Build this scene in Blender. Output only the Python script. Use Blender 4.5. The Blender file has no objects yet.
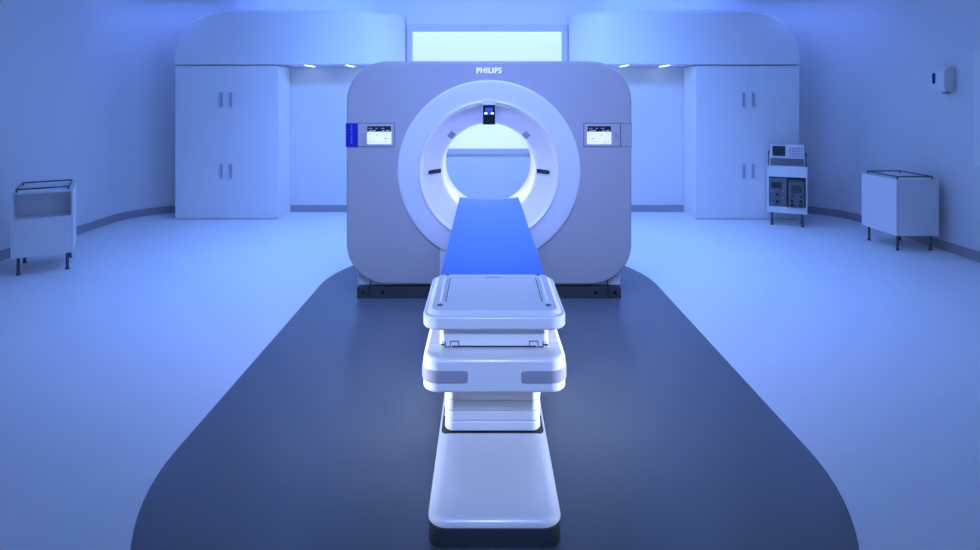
import bpy, bmesh, math
from mathutils import Vector, Matrix

C = bpy.context.scene.collection
PI = math.pi
scene = bpy.context.scene

# ------------------------------------------------------------------ materials
def mat(name, col, rough=0.5, metal=0.0, coat=0.0, emit=None, estr=0.0, noise=0.0, nscale=8.0, spec=0.5, bump=0.0):
    m = bpy.data.materials.new(name); m.use_nodes = True
    nt = m.node_tree; b = nt.nodes['Principled BSDF']
    b.inputs['Base Color'].default_value = (*col, 1)
    b.inputs['Roughness'].default_value = rough
    b.inputs['Metallic'].default_value = metal
    b.inputs['Coat Weight'].default_value = coat
    b.inputs['Coat Roughness'].default_value = 0.12
    b.inputs['Specular IOR Level'].default_value = spec
    if emit:
        b.inputs['Emission Color'].default_value = (*emit, 1)
        b.inputs['Emission Strength'].default_value = estr
    if noise or bump:
        tc = nt.nodes.new('ShaderNodeTexCoord')
        n = nt.nodes.new('ShaderNodeTexNoise'); n.inputs['Scale'].default_value = nscale
        n.inputs['Detail'].default_value = 4
        nt.links.new(tc.outputs['Object'], n.inputs['Vector'])
        if noise:
            r = nt.nodes.new('ShaderNodeMix'); r.data_type = 'RGBA'
            r.inputs['A'].default_value = (*[c * (1 - noise) for c in col], 1)
            r.inputs['B'].default_value = (*[min(1, c * (1 + noise)) for c in col], 1)
            nt.links.new(n.outputs['Fac'], r.inputs['Factor'])
            nt.links.new(r.outputs['Result'], b.inputs['Base Color'])
        if bump:
            bp = nt.nodes.new('ShaderNodeBump'); bp.inputs['Strength'].default_value = bump
            bp.inputs['Distance'].default_value = 0.002
            nt.links.new(n.outputs['Fac'], bp.inputs['Height'])
            nt.links.new(bp.outputs['Normal'], b.inputs['Normal'])
    return m

M = dict(
    wall=mat('wall_paint', (.74, .74, .75), .75, noise=.015, nscale=3),
    floor=mat('pale_vinyl', (.80, .81, .82), .42, noise=.015, nscale=2.0, spec=.35),
    inlay=mat('slate_vinyl', (.125, .140, .165), .27, noise=.03, nscale=1.5, spec=.4),
    base=mat('grey_baseboard', (.33, .33, .37), .6, noise=.03),
    cab=mat('white_laminate', (.82, .82, .82), .45, noise=.01),
    cabedge=mat('laminate_reveal', (.50, .50, .52), .6, noise=.02),
    handle=mat('brushed_handle', (.42, .42, .50), .4, metal=.2, noise=.03),
    bulk=mat('white_panel', (.80, .80, .80), .55, noise=.01),
    frame=mat('window_frame_grey', (.55, .55, .58), .5, noise=.02),
    ceil=mat('ceiling_white', (.8, .8, .8), .8, noise=.01),
    silver=mat('silver_cover', (.47, .46, .47), .40, noise=.01, coat=.15),
    white=mat('white_plastic', (.84, .84, .85), .30, noise=.008, coat=.25),
    ring=mat('white_ring', (.84, .84, .86), .24, noise=.008, coat=.5),
    groove=mat('groove_dark', (.03, .035, .05), .5, noise=.05),
    dark=mat('dark_skirt', (.042, .048, .056), .5, noise=.05),
    black=mat('black_gloss', (.012, .014, .018), .2, noise=.05),
    grip=mat('grey_grip', (.34, .35, .42), .5, noise=.02),
    pad=mat('blue_vinyl', (.085, .240, .68), .55, noise=.02, nscale=20, bump=.05, spec=.25),
    badge=mat('navy_badge', (.012, .022, .42), .4, noise=.03),
    glyph=mat('badge_lettering', (.22, .26, .75), .4, noise=.02),
    red=mat('red_button', (.75, .15, .25), .4, noise=.02),
    pink=mat('pink_button_ring', (.62, .45, .62), .4, noise=.02),
    letter=mat('white_lettering', (.92, .92, .92), .35, emit=(1, 1, 1), estr=.6, noise=.01),
    sensor=mat('sensor_grey', (.27, .27, .30), .45, noise=.03),
    cart=mat('cart_white', (.80, .80, .80), .5, noise=.01),
    cartin=mat('cart_inside', (.74, .74, .75), .6, noise=.02),
    steel=mat('dark_steel', (.11, .12, .14), .35, metal=.6, noise=.04),
    dev=mat('device_grey', (.13, .14, .155), .5, noise=.03),
    devdk=mat('device_dark_grey', (.05, .055, .06), .5, noise=.04),
    devwh=mat('device_off_white', (.72, .72, .72), .45, noise=.02),
    devscr=mat('device_screen', (.03, .04, .05), .25, noise=.05),
    key=mat('device_keys', (.33, .34, .42), .5, noise=.03),
    dispw=mat('dispenser_slot', (.01, .02, .10), .2, noise=.03),
    scr_w=mat('screen_white', (.6, .6, .6), .3, emit=(.80, .92, 1), estr=.72, noise=.01),
    scr_k=mat('screen_header', (.02, .025, .035), .25, noise=.03),
    scr_t=mat('screen_text', (.30, .36, .45), .4, emit=(.4, .45, .55), estr=.35, noise=.02),
    scr_b=mat('screen_blue', (.02, .05, .2), .3, emit=(.04, .12, .6), estr=.5, noise=.02),
    scr_l=mat('screen_icon', (.8, .9, 1), .3, emit=(.8, .93, 1), estr=1.1, noise=.01),
    pane=mat('lit_window_pane', (.05, .05, .05), .25, emit=(.64, .92, 1.0), estr=.92, noise=.0),
    lamp_b=mat('ceiling_diffuser', (.8, .8, .8), .5, emit=(.13, .34, 1.0), estr=2.0),
    lamp_w=mat('wall_panel_diffuser', (.8, .8, .8), .5, emit=(.86, .93, 1.0), estr=.2),
    lamp_c=mat('rear_diffuser', (.8, .8, .8), .5, emit=(.16, .38, 1.0), estr=2.0),
    cove=mat('cove_light', (.8, .8, .8), .5, emit=(.11, .23, 1.0), estr=10.0),
    strip=mat('strip_light', (.9, .9, .9), .5, emit=(.55, .74, 1.0), estr=8.0),
    bore=mat('bore_light', (.9, .9, .9), .5, emit=(1.0, .97, .95), estr=95.0),
)

# ------------------------------------------------------------------ helpers
def link(o, parent=None):
    C.objects.link(o)
    if parent is not None:
        o.parent = parent
    return o

def obj(name, bm, m, parent=None, smooth=35, loc=None, rotz=0):
    bmesh.ops.recalc_face_normals(bm, faces=bm.faces)
    me = bpy.data.meshes.new(name)
    bm.to_mesh(me); bm.free()
    me.materials.append(M[m] if isinstance(m, str) else m)
    if smooth:
        for p in me.polygons: p.use_smooth = True
        me.set_sharp_from_angle(angle=math.radians(smooth))
    o = bpy.data.objects.new(name, me)
    if smooth:
        wn = o.modifiers.new('weighted_normal', 'WEIGHTED_NORMAL'); wn.keep_sharp = True; wn.weight = 50
    if loc: o.location = loc
    o.rotation_euler.z = rotz
    return link(o, parent)

def tag(o, label, cat, group=None):
    o['label'] = label; o['category'] = cat
    if group: o['group'] = group
    return o

def thing(name, label, cat, loc=(0, 0, 0), rotz=0, group=None):
    o = bpy.data.objects.new(name, None); o.empty_display_size = .1
    link(o); o.location = loc; o.rotation_euler = (0, 0, rotz)
    return tag(o, label, cat, group)

def struct(name, bm, m, parent=None, smooth=35, label=None):
    o = obj(name, bm, m, parent, smooth)
    if parent is None: o['kind'] = 'structure'
    return o

def box(bm, x0, x1, y0, y1, z0, z1, bev=0, seg=2):
    r = bmesh.ops.create_cube(bm, size=1)
    vs = r['verts']
    for v in vs:
        v.co = Vector(((x0 + x1) / 2 + v.co.x * (x1 - x0), (y0 + y1) / 2 + v.co.y * (y1 - y0), (z0 + z1) / 2 + v.co.z * (z1 - z0)))
    if bev:
        es = list({e for v in vs for e in v.link_edges})
        bmesh.ops.bevel(bm, geom=es, offset=bev, segments=seg, profile=.5, affect='EDGES')
    return bm

def B(*a, **k):
    return box(bmesh.new(), *a, **k)

def rrect(hw, y0, y1, r, n=8):
    """plan outline, rounded rectangle, counter-clockwise (x, y)"""
    if not isinstance(r, (tuple, list)): r = (r, r, r, r)   # front-right, back-right, back-left, front-left
    cs = [(hw - r[0], y0 + r[0], -PI / 2, r[0]), (hw - r[1], y1 - r[1], 0, r[1]),
          (-hw + r[2], y1 - r[2], PI / 2, r[2]), (-hw + r[3], y0 + r[3], PI, r[3])]
    pts = []
    for cx, cy, a0, rr in cs:
        for i in range(n + 1):
            a = a0 + PI / 2 * i / n
            pts.append((cx + rr * math.cos(a), cy + rr * math.sin(a)))
    return pts

def loops(bm, rings, cap0=True, cap1=True, close=True):
    """skin a list of equal-length vertex rings"""
    vr = [[bm.verts.new(p) for p in ring] for ring in rings]
    n = len(vr[0])
    for a, b in zip(vr, vr[1:]):
        for i in range(n if close else n - 1):
            j = (i + 1) % n
            bm.faces.new((a[i], a[j], b[j], b[i]))
    if cap0: bm.faces.new(vr[0][::-1])
    if cap1: bm.faces.new(vr[-1])
    return bm

def slab(hw, y0, y1, r, levels, n=8, bm=None):
    """plan rounded rectangle lofted through (z, inset) levels"""
    bm = bm or bmesh.new()
    rings = []
    for z, d in levels:
        rr = tuple(max(.002, q - d) for q in (r if isinstance(r, (tuple, list)) else (r,) * 4))
        rings.append([(x, y, z) for x, y in rrect(hw - d, y0 + d, y1 - d, rr, n)])
    return loops(bm, rings)

def fil(z0, z1, rb, rt, seg=5):
    """levels for a slab with bottom fillet rb and top fillet rt"""
    L = []
    for i in range(seg + 1):
        a = PI / 2 * i / seg
        L.append((z0 + rb * (1 - math.sin(a)) if False else z0 + rb - rb * math.cos(a), rb - rb * math.sin(a)))
    for i in range(seg + 1):
        a = PI / 2 * i / seg
        L.append((z1 - rt + rt * math.sin(a), rt - rt * math.cos(a)))
    return L

def lathe(bm, prof, cx, cz, n=96, cap=False):
    """revolve (radius, y) about the y axis through (cx, cz)"""
    rings = []
    for r, y in prof:
        rings.append([(cx + r * math.cos(2 * PI * i / n), y, cz + r * math.sin(2 * PI * i / n)) for i in range(n)])
    return loops(bm, rings, cap, cap)

def cyl(bm, p0, p1, r, n=12, r2=None):
    p0, p1 = Vector(p0), Vector(p1); d = (p1 - p0)
    q = d.to_track_quat('Z', 'Y')
    rings = []
    for p, rr in ((p0, r), (p1, r if r2 is None else r2)):
        rings.append([p + q @ Vector((rr * math.cos(2 * PI * i / n), rr * math.sin(2 * PI * i / n), 0)) for i in range(n)])
    return loops(bm, rings)

def prism_x(bm, prof, x0, x1):
    """(y, z) outline extruded along x"""
    return loops(bm, [[(x0, y, z) for y, z in prof], [(x1, y, z) for y, z in prof]])

def tube(bm, pts, r, n=8, closed=False):
    pts = [Vector(p) for p in pts]; N = len(pts); rings = []
    for i, p in enumerate(pts):
        a = pts[i - 1] if (i or closed) else p
        b = pts[(i + 1) % N] if (i < N - 1 or closed) else p
        t = (b - a).normalized()
        u = Vector((0, 0, 1)).cross(t)
        if u.length < .01: u = Vector((1, 0, 0))
        u.normalize(); w = t.cross(u)
        rings.append([p + u * r * math.cos(2 * PI * k / n) + w * r * math.sin(2 * PI * k / n) for k in range(n)])
    if closed: rings.append(rings[0])
    return loops(bm, rings, not closed, not closed)

def copy_tree(o, parent=None):
    c = o.copy(); C.objects.link(c)
    if parent is not None: c.parent = parent
    for ch in list(o.children): copy_tree(ch, c)
    return c

# ------------------------------------------------------------------ setting
XW, YB, YF, ZC, RC = 4.93, 8.64, -2.6, 3.12, .75

struct('floor', B(-XW - .1, XW + .1, YF - .1, YB + .1, -.12, 0), 'floor', smooth=0)
struct('ceiling', B(-XW - .1, XW + .1, YF - .1, YB + .1, ZC, ZC + .1), 'ceil', smooth=0)

def wall_path(s, off=0.0, n=14):
    """plan path of a side wall curving into the back wall"""
    pts = [(s * (XW - off), YF)]
    cx, cy, r = XW - RC, YB - RC, RC - off
    for i in range(n + 1):
        a = PI / 2 * i / n
        pts.append((s * (cx + r * math.cos(a)), cy + r * math.sin(a)))
    return pts

def ribbon(path, out, z0, z1):
    """closed wall of given plan path, thickened to the outer path"""
    bm = bmesh.new()
    rings = []
    for (a, b), (c, d) in zip(path, out):
        rings.append([(a, b, z0), (a, b, z1), (c, d, z1), (c, d, z0)])
    return loops(bm, rings)

for s, nm in ((-1, 'left'), (1, 'right')):
    struct('wall_' + nm, ribbon(wall_path(s), wall_path(s, -.08), 0, ZC), 'wall')
    struct('baseboard_' + nm, ribbon(wall_path(s, .012), wall_path(s, .001), 0, .10), 'base')
struct('wall_back', B(-(XW - RC), XW - RC, YB, YB + .08, 0, ZC), 'wall', smooth=0)
struct('baseboard_back', B(-(XW - RC), XW - RC, YB - .012, YB - .001, 0, .10, bev=.002), 'base')
struct('wall_front', B(-XW - .1, XW + .1, YF - .1, YF, 0, ZC), 'wall', smooth=0)

# dark vinyl island set in the floor
inl = slab(1.48, 1.45, 6.62, 1.36, [(0.0, 0), (.0025, 0)], n=24)
struct('floor_inlay', inl, 'inlay', smooth=0)

# observation window in the back wall
wy = YB
wf = bmesh.new()
X0, X1, Z0, Z1, T, TT = -1.150, 1.150, .833, 2.692, .080, .100
for a in ((-X1, X1, Z1 - TT, Z1), (-X1, X1, Z0, Z0 + T), (-X1, -X1 + T, Z0 + T, Z1 - TT), (X1 - T, X1, Z0 + T, Z1 - TT)):
    box(wf, a[0], a[1], wy - .05, wy - .001, a[2], a[3], bev=.004)
win = struct('window_1', wf, 'frame')
obj('pane', B(-X1 + T, X1 - T, wy - .018, wy - .004, Z0 + T, Z1 - TT), 'pane', win, smooth=0)

# bulkheads: rounded outer shoulder (in elevation) and rounded inner end (in plan)
YCAB = 8.105
def bulkhead(s):
    xo, xi = 4.218, 1.165
    zb, zt, rs = 2.092, 2.80, .63
    D = YB - .004 - YCAB
    plan = []
    for i in range(17):
        a = PI / 2 * i / 16
        plan.append((xo - rs + rs * math.cos(a), YCAB, zt - rs + rs * math.sin(a)))
    for i in range(1, 6):
        plan.append((xo - rs - (xo - rs - xi - D) * i / 5, YCAB, zt))
    for i in range(1, 15):
        a = PI / 2 * i / 14
        plan.append((xi + D - D * math.sin(a), YCAB + D - D * math.cos(a), zt))
    rings = []
    yb = YB - .003
    for x, y, zz in plan:
        e = .012
        rings.append([(s * x, y + e, zb), (s * x, y, zb + e), (s * x, y, zz - e), (s * x, min(y + e, yb), zz), (s * x, yb, zz), (s * x, yb, zb)])
    return loops(bmesh.new(), rings)
for s in (-1, 1):
    struct('bulkhead', bulkhead(s), 'bulk')
    # cove light on top of the bulkhead, hidden from below
    cv = bmesh.new(); box(cv, min(s * 1.62, s * 3.57), max(s * 1.62, s * 3.57), YCAB + .10, YCAB + .20, 2.801, 2.822, bev=.003)
    t = thing('cove_light', 'blue light strip lying on the top of the %s bulkhead' % ('left' if s < 0 else 'right'), 'light', (0, 0, 0), group='light strips above the bulkheads')
    cvh = bmesh.new(); box(cvh, min(s * 1.60, s * 3.58), max(s * 1.60, s * 3.58), YCAB + .085, YCAB + .095, 2.8, 2.835)
    obj('diffuser', cv, 'cove', t); obj('housing', cvh, 'cab', t)

# recessed linear downlights under the bulkheads
for x in (-2.465, -1.90, 1.90, 2.465):
    side = 'left' if x < 0 else 'right'
    where = 'beside the tall cabinet' if abs(x) > 2.2 else 'nearer the scanner'
    t = thing('downlight', 'narrow white strip light under the %s bulkhead, %s' % (side, where), 'light', (x, 8.3, 2.09), group='strip lights under the bulkheads')
    obj('housing', B(-.026, .026, -.185, .26, -.004, .001, bev=.001), 'cab', t)
    obj('diffuser', B(-.016, .016, -.178, .25, -.007, -.0035, bev=.001), 'strip', t)

# tall cabinets
def cabinet(s):
    t = thing('tall_cabinet', 'tall white four door cabinet under the %s bulkhead, %s' % (('left', 'open floor before it') if s < 0 else ('right', 'behind the instrument trolley')), 'cabinet', (s * 3.522, 8.371, 0), group='tall white wall cabinets')
    hw, d = .697, .257
    obj('body', B(-hw, hw, -d + .022, d, .0, 2.076, bev=.002), 'cab', t)
    obj('top_reveal', B(-hw + .01, hw - .01, -d + .03, d, 2.077, 2.088), 'cabedge', t)
    for z0, z1, hz in ((.012, 1.1197, .655), (1.1203, 2.072, 1.615)):
        for q in (-1, 1):
            a, b = (q * .0004, q * (hw - .001))
            dr = obj('door', B(min(a, b), max(a, b), -d, -d + .021, z0, z1, bev=.0004), 'cab', t)
            h = bmesh.new(); xx = q * .064
            box(h, xx - .015, xx + .015, -d - .028, -d - .016, hz - .098, hz + .098, bev=.004)
            for zz in (hz - .08, hz + .08): cyl(h, (xx, -d - .02, zz), (xx, -d + .001, zz), .005)
            obj('handle', h, 'handle', dr)
cabinet(-1); cabinet(1)

# ------------------------------------------------------------------ CT gantry
YG, ZR = 4.918, 1.043
g = thing('scanner_gantry', 'large silver and white ring shaped scanner gantry at the head of the table', 'scanner', (0, YG, 0))
def gy(y): return y            # local y: 0 is the front face
def outline(d, n=14):
    """front-view outline of the cover inset by d: (x, z)"""
    hw, zb, zt, r = 1.172, .113, 1.949, .335
    rr = r - d
    pts = []
    for cx, cz, a0 in ((hw - r, zb + r, -PI / 2), (hw - r, zt - r, 0), (-hw + r, zt - r, PI / 2), (-hw + r, zb + r, PI)):
        for i in range(n + 1):
            a = a0 + PI / 2 * i / n
            pts.append((cx + rr * math.cos(a), cz + rr * math.sin(a)))
    # extra points along straight runs
    out = []
    for i, p in enumerate(pts):
        q = pts[(i + 1) % len(pts)]
        L = math.hypot(q[0] - p[0], q[1] - p[1])
        k = 14 if L > .3 else 1
        for j in range(k): out.append((p[0] + (q[0] - p[0]) * j / k, p[1] + (q[1] - p[1]) * j / k))
    return out

bm = bmesh.new()
rings = []
face = outline(.022)
inner = []
for x, z in face:
    a = math.atan2(z - ZR, x); inner.append((.745 * math.cos(a), ZR + .745 * math.sin(a)))
rings.append([(x, .03, z) for x, z in inner])
rings.append([(x, .0, z) for x, z in inner])
rings.append([(x, 0, z) for x, z in face])
for d, y in ((.0125, .002), (.005, .009), (.001, .02), (0, .034), (0, .14), (.02, .15)):
    rings.append([(x, y, z) for x, z in outline(d)])
loops(bm, rings, False, False)
obj('front_cover', bm, 'silver', g, smooth=40)

bm = bmesh.new()
rings = []
bh = []
for x, z in outline(.03):
    a = math.atan2(z - ZR, x); bh.append((.47 * math.cos(a), ZR + .47 * math.sin(a)))
rings.append([(x, .15, z) for x, z in outline(.03)])
rings.append([(x, .93, z) for x, z in outline(.03)])
rings.append([(x, .96, z) for x, z in outline(.05)])
rings.append([(x, .96, z) for x, z in bh])
loops(bm, rings, False, False)
obj('rear_shell', bm, 'white', g, smooth=40)

# aperture ring: outer band, crease and inward cone
prof = [(.7515, .004), (.7515, -.002), (.748, -.009), (.739, -.013), (.72, -.015), (.66, -.014), (.61, -.011), (.588, -.011),
        (.580, -.012), (.575, -.017), (.569, -.0185), (.563, -.015), (.558, -.004), (.553, .012), (.545, .026), (.50, .066), (.45, .104), (.415, .128), (.402, .139), (.394, .150), (.3905, .162), (.391, .172)]
obj('aperture_ring', lathe(bmesh.new(), prof, 0, ZR, 128), 'ring', g, smooth=50)
obj('bore_liner', lathe(bmesh.new(), [(.391, .172), (.403, .173), (.403, .19), (.402, .78), (.405, .84), (.42, .90), (.47, .962)], 0, ZR, 128), 'white', g, smooth=40)
bl = obj('bore_light', lathe(bmesh.new(), [(.3925, .1737), (.4025, .1742)], 0, ZR, 96), 'bore', g)  # added ring, out of view, that whitens the bore liner
bl['label'] = 'white light ring hidden behind the lip of the bore'

# lower throat panel below the ring
pf = []
n = 24
a0 = math.acos(.402 / .743)
arc = []
for i in range(n + 1):
    a = -a0 - (PI - 2 * a0) * i / n
    arc.append((.743 * math.cos(a), ZR + .743 * math.sin(a)))
# the panel fills between the ring and the cover's lower edge
pl = [(-.402, .116), (.402, .116)]
front = pl + arc
bm = bmesh.new()
loops(bm, [[(x, -.006, z) for x, z in front], [(x, .01, z) for x, z in front]])
obj('throat_panel', bm, 'ring', g, smooth=30)

pb = bmesh.new()
box(pb, -1.086, 1.086, .045, .94, .098, .62, bev=.01)
obj('plinth', pb, 'white', g)
sk = bmesh.new()
for a, b in ((-1.083, -.980), (-.976, .976), (.980, 1.083)):
    box(sk, a, b, .0, .93, .0, .0965, bev=.004)
skirt = obj('skirt', sk, 'dark', g)
for x in (-.978, .978): obj('seam', B(x - .004, x + .004, .041, .05, .099, .26), 'groove', g)
for x in (-1.033, -.873, .873, 1.033):
    h = bmesh.new(); cyl(h, (x, -.002, .05), (x, .004, .05), .014, 14)
    obj('jack_hole', h, 'black', skirt)

# lettering at the top
def text_mesh(body, width, height, m, parent, loc, name, rot=(PI / 2, 0, 0), bold=0.0):
    cu = bpy.data.curves.new(name, 'FONT'); cu.body = body; cu.size = 1; cu.offset = bold
    cu.align_x = 'CENTER'; cu.align_y = 'CENTER'; cu.extrude = .01
    cu.space_character = 1.08
    tmp = bpy.data.objects.new('tmp', cu); C.objects.link(tmp)
    dg = bpy.context.evaluated_depsgraph_get()
    me = bpy.data.meshes.new_from_object(tmp.evaluated_get(dg))
    bpy.data.objects.remove(tmp); bpy.data.curves.remove(cu)
    xs = [v.co.x for v in me.vertices]; ys = [v.co.y for v in me.vertices]
    cx, cy = (min(xs) + max(xs)) / 2, (min(ys) + max(ys)) / 2
    kx, ky = width / (max(xs) - min(xs)), height / (max(ys) - min(ys))
    R = Matrix.Rotation(rot[2], 3, 'Z') @ Matrix.Rotation(rot[1], 3, 'Y') @ Matrix.Rotation(rot[0], 3, 'X')
    for v in me.vertices:
        v.co = R @ Vector(((v.co.x - cx) * kx, (v.co.y - cy) * ky, v.co.z * .1)) + Vector(loc)
    me.materials.clear(); me.materials.append(M[m])
    o = bpy.data.objects.new(name, me)
    return link(o, parent)
text_mesh('PHILIPS', .204, .046, 'letter', g, (.0, -.001, 1.872), 'lettering', bold=.012)

# operator display hanging over the bore
dsp = obj('bore_display', B(-.054, .054, -.030, .155, 1.428, 1.632, bev=.004), 'ring', g)
obj('screen', B(-.050, .050, -.034, -.029, 1.430, 1.590, bev=.002), 'black', dsp)
for x in (-.026, .026): obj('icon', B(x - .012, x + .012, -.0358, -.0335, 1.513, 1.528, bev=.0008), 'scr_l', dsp)
ib = bmesh.new()
box(ib, -.030, .030, -.0355, -.0335, 1.534, 1.566, bev=.0008)
box(ib, -.012, .012, -.0355, -.0335, 1.512, 1.529, bev=.0008)
obj('image_area', ib, 'scr_b', dsp)

# laser ports and sensors on the cone
def cone_y(r):
    for (r0, y0), (r1, y1) in zip(prof, prof[1:]):
        if r1 <= r <= r0 and r0 > r1: return y0 + (y1 - y0) * (r0 - r) / (r0 - r1)
    return .1
for s in (-1, 1):
    b = bmesh.new()
    L = []
    for i, r in enumerate((.402, .43, .46, .49, .503)):
        y = cone_y(r)
        w = .0165 if i < 4 else .009
        zz = ZR + (.012 if i == 0 else .006 if i < 3 else 0)
        zz = ZR - .009 - (r - .402) * .05
        L.append([(s * r, y - .010, zz - w), (s * r, y - .010, zz + w), (s * r, y + .012, zz + w), (s * r, y + .012, zz - w)])
    loops(b, L)
    obj('laser_port', b, 'black', g, smooth=30)
    # square sensor
    a = math.radians(137) if s < 0 else math.radians(43)
    b = bmesh.new(); L = []
    tx, tz = -math.sin(a), math.cos(a)
    for r in (.402, .425, .452):
        y = cone_y(r); cx, cz = r * math.cos(a), ZR + r * math.sin(a)
        L.append([(cx - tx * .028, y - .004, cz - tz * .028), (cx + tx * .028, y - .004, cz + tz * .028), (cx + tx * .028, y + .02, cz + tz * .028), (cx - tx * .028, y + .02, cz - tz * .028)])
    loops(b, L)
    obj('sensor_window', b, 'sensor', g, smooth=30)

# control panels, left and right
def panel(s):
    a, b = s * .778, s * 1.074
    z0, z1 = 1.248, 1.437
    gr = bmesh.new(); box(gr, min(a, b) - .004, max(a, b) + .004, -.0015, .004, z0 - .004, z1 + .004)
    p = obj('control_panel', B(min(a, b), max(a, b), -.006, .01, z0, z1, bev=.002), 'silver', g)
    obj('panel_seam', gr, 'groove', p)
    x0, x1 = (-.998, -.800) if s < 0 else (.803, 1.000)
    sc = obj('screen', B(x0, x1, -.0085, -.005, 1.268, 1.418, bev=.001), 'scr_w', p)
    obj('screen_header', B(x0 + .001, x1 - .001, -.0100, -.0080, 1.370, 1.417), 'scr_k', sc)
    w = x1 - x0
    for u, v, l, h in ((.06, 1.398, .16, .004), (.34, 1.398, .10, .004), (.56, 1.398, .16, .004), (.08, 1.379, .28, .009), (.62, 1.379, .10, .009), (.78, 1.379, .14, .009)):
        xx = x0 + w * u if s > 0 else x0 + w * u
        obj('screen_text', B(xx, xx + w * l, -.0106, -.0095, v - h / 2, v + h / 2), 'scr_t', sc, smooth=0)
    for u, v, l, h in ((.08, 1.345, .07, .007), (.27, 1.345, .03, .007), (.38, 1.343, .06, .011), (.72, 1.345, .05, .006), (.89, 1.346, .015, .016),
                       (.70, 1.315, .12, .011), (.86, 1.315, .06, .006), (.07, 1.290, .08, .008), (.22, 1.290, .09, .008), (.58, 1.290, .06, .006), (.75, 1.290, .08, .007)):
        uu = u if s < 0 else 1 - u - l
        obj('screen_text', B(x0 + w * uu, x0 + w * (uu + l), -.0091, -.0080, v - h / 2, v + h / 2), 'scr_t', sc, smooth=0)
    xi = s * 1.038
    bt = bmesh.new(); cyl(bt, (xi, -.010, 1.343), (xi, -.005, 1.343), .020, 24)
    bt_o = obj('stop_button', bt, 'pink', p); bt_o['label'] = 'round pink and red stop button'
    bt = bmesh.new()
    for i in range(18):
        a0, a1 = 2 * PI * i / 18, 2 * PI * (i + 1) / 18
        rr = [(.013, 0), (.008, 0)]
    lathe(bt, [(.014, -.0105), (.014, -.0115), (.008, -.0115), (.008, -.0105)], xi, 1.343, 24)
    obj('button_mark', bt, 'red', bt_o)
    e0, e1 = s * 1.078, s * 1.1735
    if s < 0:
        bd = obj('badge', B(e1, e0, -.007, .05, z0 - .003, z1 + .003, bev=.002), 'badge', g)
        bd['label'] = 'navy blue badge with small vertical lettering'
        gl = bmesh.new()
        z = 1.272
        for k, h in enumerate((.007, .004, .006, .004, .007, .004, .006, .005, 0, .006, .006, 0, .008, .005, .006, .004, .007, .005)):
            if h: box(gl, -1.126 - .006, -1.126 + .006, -.0078, -.0065, z, z + h)
            z += .0088
        obj('lettering', gl, 'glyph', bd, smooth=0)
    else:
        gr = bmesh.new()
        box(gr, e0 - .002, e1 - .004, -.0012, .003, z0 - .003, z1 + .003)
        q = obj('blank_plate', B(e0 + .002, e1 - .006, -.004, .01, z0, z1, bev=.0015), 'silver', g)
        obj('panel_seam', gr, 'groove', q)
panel(-1); panel(1)

# ------------------------------------------------------------------ patient table
YT = 2.21
t = thing('patient_table', 'white motorised patient table with blue padded top leading into the scanner bore', 'table', (0, YT, 0))
def ty(v): return v - YT
# base: dark kick and white cover with broad rolled sides
obj('kick_plate', slab(.246, ty(2.197), ty(4.55), .055, [(0, .004), (.003, 0), (.071, 0)]), 'dark', t)
cov = []
for z, d in ((.069, .002), (.070, .0), (.078, .0), (.085, .006), (.0905, .014), (.0955, .025), (.099, .038), (.1005, .052)):
    # sides roll more than the front
    cov.append([(x, y, z) for x, y in [(px, py) for px, py in rrect(.2505 - d, ty(2.203) + d * .35, ty(4.55), (max(.03, .075 - d), .02, .02, max(.03, .075 - d)), 10)]])
obj('base_cover', loops(bmesh.new(), cov), 'white', t, smooth=50)
obj('bellows_well', slab(.238, ty(2.772), ty(3.62), .03, [(.097, 0), (.1015, 0)]), 'groove', t)
# folding bellows, one collar per fold
for i in range(9):
    z0 = .104 + .0475 * i
    d = .004 * abs(i - 1) * 0
    o = obj('bellows_fold', slab(.225, ty(2.778), ty(3.60), .045, [(z0, .010), (z0 + .003, .004), (z0 + .009, .0), (z0 + .036, .0015), (z0 + .044, .004), (z0 + .0475, .008)]), 'white', t, smooth=60)
# carriage
obj('carriage', slab(.273, ty(2.250), ty(3.75), .062, fil(.541, .674, .014, .020)), 'white', t, smooth=60)
# wrap-round grey grips on the front corners of the carriage
for s in (-1, 1):
    path = [(s * .100, ty(2.250), 0, -1), (s * .1015, ty(2.250), 0, -1), (s * .1045, ty(2.250), 0, -1)]
    hw, y0, r = .273, ty(2.250), .062
    for i in range(5): path.append((s * (.100 + .010 * (i == 0) * 0 + (hw - r - .100) * (i + 1) / 5), y0, 0, -1))
    for i in range(1, 11):
        a = PI / 2 * i / 10
        path.append((s * (hw - r + r * math.sin(a)), y0 + r - r * math.cos(a), s * math.sin(a), -math.cos(a)))
    for i in range(1, 5): path.append((s * hw, y0 + r + .05 * i, s, 0))
    rings = []
    zc, hz = .604, .0235
    N = len(path)
    for i, (x, y, nx, ny) in enumerate(path):
        k = {0: .55, 1: .78, 2: .93, N - 1: .55, N - 2: .9}.get(i, 1.0)
        h = hz * k; e = .0045
        if 1 <= i <= N - 2 or True:
            rings.append([(x - nx * .006, y - ny * .006, zc - h), (x + nx * e * .6, y + ny * e * .6, zc - h), (x + nx * e, y + ny * e, zc - h + .003), (x + nx * e, y + ny * e, zc + h - .003), (x + nx * e * .6, y + ny * e * .6, zc + h), (x - nx * .006, y - ny * .006, zc + h)])
    o = obj('corner_grip', loops(bmesh.new(), rings), 'grip', t, smooth=45)
    o['label'] = 'grey wrap-round corner grip'
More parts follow.
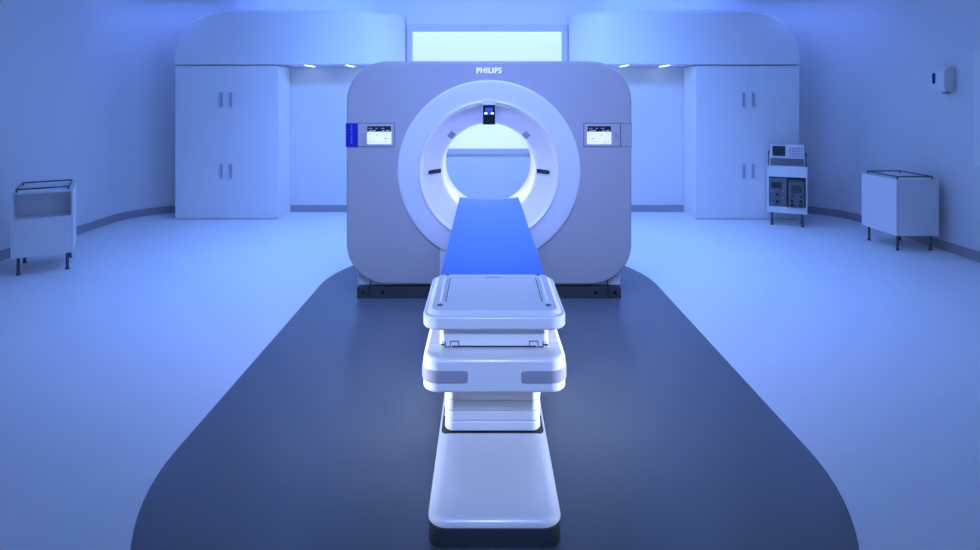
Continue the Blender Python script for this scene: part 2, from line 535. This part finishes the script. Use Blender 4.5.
# neck under the end plate, with hinge tabs and a dark gap at its foot
neck = obj('neck', slab(.2125, ty(2.345), ty(3.5), .02, [(.676, .0), (.79, .0)]), 'white', t)
gp = bmesh.new()
box(gp, -.165, .165, ty(2.3435), ty(2.346), .6765, .6825)
box(gp, -.210, -.192, ty(2.3435), ty(2.346), .683, .689); box(gp, .192, .210, ty(2.3435), ty(2.346), .683, .689)
for s in (-1, 1):
    for x, h in ((.138, .700), (.171, .700), (.191, .700), (.203, .700)): box(gp, s * x - .0016, s * x + .0016, ty(2.343), ty(2.346), .6765, h)
    box(gp, min(s * .138, s * .171), max(s * .138, s * .171), ty(2.343), ty(2.346), .6985, .7015)
    box(gp, min(s * .171, s * .191), max(s * .171, s * .191), ty(2.3435), ty(2.346), .6765, .6800)
obj('hinge_gap', gp, 'groove', neck, smooth=0)
# carriage lid seam
for s in (-1, 1): obj('lid_seam', B(min(s * .214, s * .256), max(s * .214, s * .256), ty(2.388), ty(2.391), .6735, .6745), 'grip', t, smooth=0)
# end plate
obj('end_plate', slab(.273, ty(2.250), ty(2.765), (.062, .045, .045, .062), fil(.777, .8285, .012, .008)), 'white', t, smooth=60)
up = obj('end_plate_lid', slab(.259, ty(2.262), ty(2.758), (.055, .045, .045, .055), [(.825, -.004), (.829, 0), (.841, .014), (.8435, .019)]), 'white', t, smooth=8)
for x, y in ((-.211, 2.335), (.211, 2.335), (-.206, 2.735), (.206, 2.735)):
    b = bmesh.new(); lathe_r = .0130
    cyl(b, (x, ty(y), .8430), (x, ty(y), .8448), lathe_r, 18)
    obj('screw_cap', b, 'sensor', up)
    b = bmesh.new(); cyl(b, (x, ty(y), .8445), (x, ty(y), .8454), .0075, 12)
    obj('screw_socket', b, 'dark', up)
for s in (-1, 1):
    b = bmesh.new()
    rings = []
    for i in range(9):
        a = PI * i / 8
        rings.append([(s * .206 + .0095 * math.cos(a), ty(yy), .8425 + .008 * math.sin(a)) for yy in (2.372, 2.69)])
    vr = [[(p[0]) for p in r] for r in rings]
    prof2 = [(r[0][0], r[0][2]) for r in rings]
    loops(b, [[(x, ty(2.372), z) for x, z in prof2], [(x, ty(2.69), z) for x, z in prof2]])
    obj('side_rail', b, 'white', up, smooth=50)
    b = bmesh.new(); box(b, s * .1905 - .0018, s * .1905 + .0018, ty(2.372), ty(2.69), .8430, .8440)
    obj('rail_slot', b, 'groove', up, smooth=0)
b = bmesh.new(); box(b, -.032, .032, ty(2.690), ty(2.702), .8430, .8442, bev=.0004)
obj('finger_slot', b, 'grip', up, smooth=0)
b = bmesh.new(); box(b, -.19, .19, ty(2.694), ty(2.6955), .8430, .8438)
obj('lid_line', b, 'grip', up, smooth=0)
# cradle and pad with a dished cross-section
def dish(y, w, z0, z1, sag, n=16):
    top = [(-w + 2 * w * i / n, y, z1 - sag * (1 - (2 * i / n - 1) ** 2)) for i in range(n + 1)]
    bot = [(w - 2 * w * i / n, y, z0 - sag * (1 - (1 - 2 * i / n) ** 2)) for i in range(n + 1)]
    return top + bot
obj('cradle', loops(bmesh.new(), [dish(ty(2.77), .232, .755, .803, .02), dish(ty(4.93), .232, .755, .803, .02)]), 'white', t, smooth=40)
pr = []
for y, w, dz in ((2.772, .236, -.006), (2.776, .241, 0), (4.935, .241, 0), (4.945, .237, -.006)):
    pr.append(dish(ty(y), w, .804, .832 + dz, .020))
pd = obj('pad', loops(bmesh.new(), pr), 'pad', t, smooth=40)
pd['label'] = 'blue vinyl pad with a dished top'

# ------------------------------------------------------------------ carts
LG = 'dark steel legs'
def cart(name, label, loc, rotz, w, d, niche=None, rail=.027, niche_mat='cartin', nd=None):
    t = thing(name, label, 'cart', loc, rotz, 'white equipment carts')
    hw, hd, z0, z1, th = w / 2, d / 2, .168, .770, .018
    bm = bmesh.new()
    box(bm, -hw, -hw + th, -hd, hd, z0, z1, bev=.003)
    box(bm, hw - th, hw, -hd, hd, z0, z1, bev=.003)
    box(bm, -hw + th, hw - th, -hd, hd, z1 - th, z1, bev=.002)
    box(bm, -hw + th, hw - th, -hd, hd, z0, z0 + th, bev=.002)
    box(bm, -hw + th, hw - th, hd - th, hd, z0 + th, z1 - th)
    obj('body', bm, 'cart', t)
    a, b = niche if niche else (z1, z1)
    if niche:
        obj('shelf', B(-hw + th, hw - th, -hd + .003, hd - th, a - .016, a), 'cart', t)
        yb = hd - th - .001 if nd is None else -hd + nd
        inn = bmesh.new()
        box(inn, -hw + th, hw - th, yb - .003, yb, a + .001, b)
        for s in (-1, 1): box(inn, min(s * (hw - th - .003), s * (hw - th)), max(s * (hw - th - .003), s * (hw - th)), -hd + .004, yb - .003, a + .001, b)
        obj('niche_lining', inn, niche_mat, t, smooth=0)
        if b < z1 - .04: obj('drawer_front', B(-hw + th + .001, hw - th - .001, -hd, -hd + .018, b, z1 - th - .001, bev=.002), 'cart', t)
        if a > z0 + .04: obj('door', B(-hw + th + .001, hw - th - .001, -hd, -hd + .018, z0 + th + .001, a, bev=.002), 'cart', t)
    else:
        obj('door', B(-hw + th + .001, hw - th - .001, -hd, -hd + .018, z0 + th + .001, z1 - th - .001, bev=.002), 'cart', t)
    for sx in (-1, 1):
        for sy in (-1, 1):
            l = bmesh.new(); x, y = sx * (hw - .052), sy * (hd - .055)
            cyl(l, (x, y, .014), (x, y, z0 + .001), .0135, 14); cyl(l, (x, y, 0), (x, y, .014), .019, 14)
            obj('leg', l, 'steel', t)
    r = bmesh.new(); i = .035; rr = .0075
    pts = []
    for cx, cy, a0 in ((hw - i - .03, -hd + i + .03, -PI / 2), (hw - i - .03, hd - i - .03, 0), (-hw + i + .03, hd - i - .03, PI / 2), (-hw + i + .03, -hd + i + .03, PI)):
        for k in range(5):
            q = a0 + PI / 2 * k / 4; pts.append((cx + .03 * math.cos(q), cy + .03 * math.sin(q), z1 + rail))
    if rail < .1: tube(r, pts, rr, 8, True)
    else:
        ya, yb = -hd + .03, hd - .03
        for sx in (-1, 1):
            xx = sx * (hw - .009)
            q = bmesh.new(); tube(q, [(xx, ya, z1 - .001), (xx, ya, z1 + rail), (xx, yb, z1 + rail), (xx, yb, z1 - .001)], rr * .8, 8)
            tube(q, [(xx, ya, z1 + .02), (xx, yb, z1 + .02)], rr * .7, 8)
            obj('side_rail', q, 'steel', t)
        tube(r, [(-hw + .015, yb, z1 + rail - .01), (hw - .015, yb, z1 + rail - .01)], rr * .7, 8)
    for sx in (-1, 1):
        for sy in ((-1, 1) if rail < .1 else ()): cyl(r, (sx * (hw - i - .006), sy * (hd - i - .006), z1 - .001), (sx * (hw - i - .006), sy * (hd - i - .006), z1 + rail), .0075, 8)
    obj('rail', r, 'steel', t)
    return t
cart('trolley', 'white trolley with an open shelf niche on the left side of the room', (-4.335, 5.875, 0), math.radians(32), .478, .600, niche=(.525, .735), nd=.17)
cart('trolley', 'plain white closed trolley under the wall dispenser', (4.588, 6.70, 0), math.radians(1), .462, .575)
RE = math.radians(-26)
CX, CY = 3.900, 7.81
ce = cart('trolley', 'narrow white trolley carrying instruments, in front of the right cabinet', (CX, CY, 0), RE, .455, .34, niche=(.250, .630), rail=.16, niche_mat='devdk')
def on_cart(x, y, z):
    v = Matrix.Rotation(RE, 3, 'Z') @ Vector((x, y, 0)); return (CX + v.x, CY + v.y, z)
# monitor on top
mo = thing('patient_monitor', 'off white instrument with dark screen and buttons on top of the right trolley', 'instrument', on_cart(0, 0, .7705), RE)
b = bmesh.new()
prism_x(b, [(-.15, .0), (.12, .0), (.12, .255), (-.12, .268), (-.135, .10), (-.165, .055), (-.165, .02)], -.195, .195)
obj('case', b, 'devwh', mo)
b = bmesh.new(); prism_x(b, [(-.168, .012), (-.168, .052), (-.142, .098), (-.138, .098), (-.160, .05), (-.160, .012)], -.19, .19)
obj('lower_front', b, 'dev', mo)
b = bmesh.new(); prism_x(b, [(-.1375, .125), (-.1265, .252), (-.120, .252), (-.130, .125)], -.170, -.020)
obj('screen', b, 'devscr', mo)
for i in range(5):
    for j in range(4):
        x = .035 + i * .033; z = .125 + j * .034; y = -.136 + (z - .1) * .0893
        b = bmesh.new(); box(b, x - .009, x + .009, y - .005, y + .004, z - .009, z + .009, bev=.002)
        obj('button', b, 'key', mo)
for x in (-.16, .16):
    b = bmesh.new(); box(b, x - .02, x + .02, -.13, -.09, -.0, .003); obj('foot', b, 'steel', mo)
# left instrument in the niche
m2 = thing('bench_instrument', 'grey instrument with two round knobs in the lower shelf of right trolley', 'instrument', on_cart(-.104, .0, .251), RE)
obj('case', B(-.100, .100, -.175, .14, 0, .366, bev=.006), 'dev', m2)
obj('display', B(-.078, .038, -.179, -.172, .232, .308, bev=.002), 'devscr', m2)
for z in (.150, .060):
    b = bmesh.new(); cyl(b, (-.008, -.174, z), (-.008, -.200, z), .022, 20, .018); obj('knob', b, 'black', m2)
for x, z in ((-.08, .19), (-.06, .19), (.06, .27), (.08, .27), (.06, .2), (.06, .11), (-.07, .10), (.075, .06), (-.07, .04)):
    b = bmesh.new(); cyl(b, (x, -.174, z), (x, -.184, z), .008, 12); obj('button', b, 'key', m2)
# right instrument in the niche
m3 = thing('bench_instrument', 'dark grey rounded instrument with handle bars in the lower shelf of right trolley', 'instrument', on_cart(.104, -.02, .251), RE)
obj('case', B(-.101, .101, -.165, .14, 0, .360, bev=.02, seg=4), 'devdk', m3)
b = bmesh.new(); box(b, -.090, .092, -.190, -.16, .004, .332, bev=.018, seg=3); obj('front_bezel', b, 'dev', m3)
obj('display', B(-.058, .058, -.194, -.186, .185, .285, bev=.003), 'devdk', m3)
for s in (-1, 1):
    b = bmesh.new(); cyl(b, (s * .050, -.188, .085), (s * .050, -.215, .085), .020, 16, .016); obj('knob', b, 'black', m3)
    b = bmesh.new(); cyl(b, (s * .050, -.188, .150), (s * .050, -.205, .150), .012, 16); obj('knob', b, 'black', m3)
    b = bmesh.new(); box(b, s * .045 - .02, s * .045 + .02, -.200, -.186, .022, .048, bev=.004); obj('socket', b, 'black', m3)
b = bmesh.new(); tube(b, [(-.06, -.165, .352), (-.06, -.185, .352), (.06, -.185, .352), (.06, -.165, .352)], .006); obj('handle', b, 'steel', m3)

# ------------------------------------------------------------------ wall fittings (right wall)
dz = thing('towel_dispenser', 'white wall dispenser with a small dark oval window high on the right wall', 'dispenser', (XW, 6.43, 1.69))
b = bmesh.new()
prism_pts = [(-.0, .02), (-.095, .02), (-.11, .05), (-.11, .235), (-.065, .285), (0, .285)]
loops(b, [[(x, -.10, z) for x, z in prism_pts], [(x, .10, z) for x, z in prism_pts]])
bmesh.ops.bevel(b, geom=list(b.edges), offset=.008, segments=2, affect='EDGES')
for v in b.verts: v.co.x = min(v.co.x, -.001)
obj('case', b, 'cart', dz)
b = bmesh.new()
ov = []
for i in range(20):
    a = 2 * PI * i / 20
    ov.append((.022 * math.cos(a), .165 + (.038 if math.sin(a) > 0 else -.038) + .022 * math.sin(a)))
loops(b, [[(-.1135, .055 + y, z) for y, z in ov], [(-.108, .055 + y, z) for y, z in ov]])
obj('level_window', b, 'dispw', dz)
obj('nozzle', B(-.085, -.03, -.075, -.02, .0, .021, bev=.006), 'sensor', dz)

wc = thing('wall_cabinet', 'shallow white cabinet fixed on the right wall, cut off by the photo edge', 'cabinet', (XW, 5.55, 0))
obj('body', B(-.078, -.001, -.43, .43, .965, 2.12, bev=.006), 'cart', wc)
obj('door', B(-.098, -.080, -.428, .428, .968, 2.117, bev=.004), 'cart', wc)

# ------------------------------------------------------------------ ceiling luminaires and lamps
def luminaire(x, y, hx, hy, m, label):
    t = thing('ceiling_light', label, 'light', (x, y, ZC), group='ceiling light panels')
    fr = bmesh.new()
    for a in ((-hx - .03, hx + .03, -hy - .03, -hy), (-hx - .03, hx + .03, hy, hy + .03), (-hx - .03, -hx, -hy, hy), (hx, hx + .03, -hy, hy)):
        box(fr, *a, -.022, -.001, bev=.002)
    obj('frame', fr, 'cab', t)
    obj('diffuser', B(-hx, hx, -hy, hy, -.014, -.004), m, t, smooth=0)
luminaire(-2.2, 6.0, .22, 1.5, 'lamp_b', 'long blue ceiling light panel above the floor left of the scanner')
luminaire(2.2, 6.0, .22, 1.5, 'lamp_b', 'long blue ceiling light panel above the floor right of the scanner')
luminaire(0, 6.35, 1.9, .23, 'lamp_c', 'blue ceiling light panel above the space behind the scanner')

def spot(name, loc, target, power, col, ang, blend=.4, size=.12):
    l = bpy.data.lights.new(name, 'SPOT'); l.energy = power; l.color = col
    l.spot_size = math.radians(ang); l.spot_blend = blend; l.shadow_soft_size = size
    o = bpy.data.objects.new(name, l); link(o); o.location = loc
    o.rotation_euler = (Vector(target) - Vector(loc)).to_track_quat('-Z', 'Y').to_euler()
    return o
def area(name, loc, sx, sy, power, col, spread=180):
    l = bpy.data.lights.new(name, 'AREA'); l.shape = 'RECTANGLE'; l.size = sx; l.size_y = sy
    l.energy = power; l.color = col; l.spread = math.radians(spread)
    o = bpy.data.objects.new(name, l); link(o); o.location = loc
    return o
BLUE = (.120, .290, 1)
for s in (-1, 1):
    area('side_panel_lamp', (s * 2.2, 6.0, ZC - .03), .44, 3.0, 27, BLUE, 94)
o = area('rear_panel_lamp', (0, 6.35, ZC - .06), 4.2, .45, 118, (.15, .315, 1), 140)
o.rotation_euler = (Vector((0, 8.3, 1.7)) - Vector(o.location)).to_track_quat('-Z', 'Y').to_euler()

def spotlight(loc, target, power, col, ang, blend, size, label, wall):
    """small cylindrical spotlight on a stalk, with its lamp at the mouth"""
    L, T = Vector(loc), Vector(target); d = (T - L).normalized()
    t = thing('spotlight', label, 'light', loc, 0, 'spotlights')
    b = bmesh.new(); cyl(b, d * -.12, d * .03, .055, 20)
    obj('housing', b, 'cab', t)
    b = bmesh.new(); cyl(b, d * -.08, (d * -.08 + Vector(wall)), .012, 10)
    obj('stalk', b, 'cab', t)
    spot('spot_lamp', L + d * .05, target, power, col, ang, blend, size)
for s in (-1, 1):  # added side panels, out of view, that give the table its white rims
    sd = 'left' if s < 0 else 'right'
    t = thing('wall_light', 'wide low white light panel on the %s wall, facing the table' % sd, 'light', (s * (XW - .002), 3.05, .47), 0, 'low wall light panels')
    obj('frame', B(min(0, -s * .03), max(0, -s * .03), -.86, .86, -.40, .40, bev=.004), 'cab', t)
    obj('diffuser', B(min(-s * .03, -s * .034), max(-s * .03, -s * .034), -.82, .82, -.36, .36), 'lamp_w', t, smooth=0)
    o = area('wall_panel_lamp', (s * (XW - .045), 3.05, .48), .64, 1.60, 14, (.76, .86, 1), 6)
    o.rotation_euler = (0, s * PI / 2, 0)
for s in (-1, 1):
    sd = 'left' if s < 0 else 'right'
    area('corner_panel_lamp', (s * 4.25, 7.95, ZC - .03), .30, .70, 4.5, (.13, .235, 1), 180)  # added with its panel to brighten the upper corner walls
    luminaire(s * 4.25, 7.95, .15, .35, 'lamp_b', 'small blue ceiling light panel in the rear %s corner of the room' % sd)
o = area('gantry_wash_lamp', (0, 3.1, ZC - .05), 2.6, .5, 78, (.25, .37, 1), 105)
o.rotation_euler = (Vector((0, 4.9, .7)) - Vector(o.location)).to_track_quat('-Z', 'Y').to_euler()
luminaire(0, 3.1, 1.3, .25, 'lamp_b', 'wide ceiling light panel above the patient table')
area('front_panel_lamp', (0, -1.0, ZC - .03), 3.0, .8, 6, (.16, .29, 1), 170)  # added fill, out of view, for faces turned to the camera
luminaire(0, -1.0, 1.5, .4, 'lamp_b', 'wide ceiling light panel behind the viewer')
spotlight((0, -1.4, 2.9), (0, 2.3, .66), 560, (.36, .50, 1), 18.5, .5, .12, 'small white ceiling spotlight behind the viewer facing the table', (0, 0, .3))  # added spot that brightens the front faces of the table

w = bpy.data.worlds.new('World'); scene.world = w; w.use_nodes = True
w.node_tree.nodes['Background'].inputs['Color'].default_value = (.1, .2, .5, 1)
w.node_tree.nodes['Background'].inputs['Strength'].default_value = .2

# ------------------------------------------------------------------ camera
cam = bpy.data.cameras.new('camera'); co = bpy.data.objects.new('camera', cam); link(co)
co.location = (-.038, 0, 1.654); co.rotation_euler = (PI / 2, 0, 0)
cam.sensor_width = 36; cam.lens = 600 / 980 * 36
cam.shift_x = .0057; cam.shift_y = -178 / 980
cam.clip_start = .05
scene.camera = co
scene.view_settings.view_transform = 'Standard'
scene.view_settings.look = 'None'
scene.view_settings.exposure = 0
scene.view_settings.gamma = 1
scene.view_settings.use_curve_mapping = False
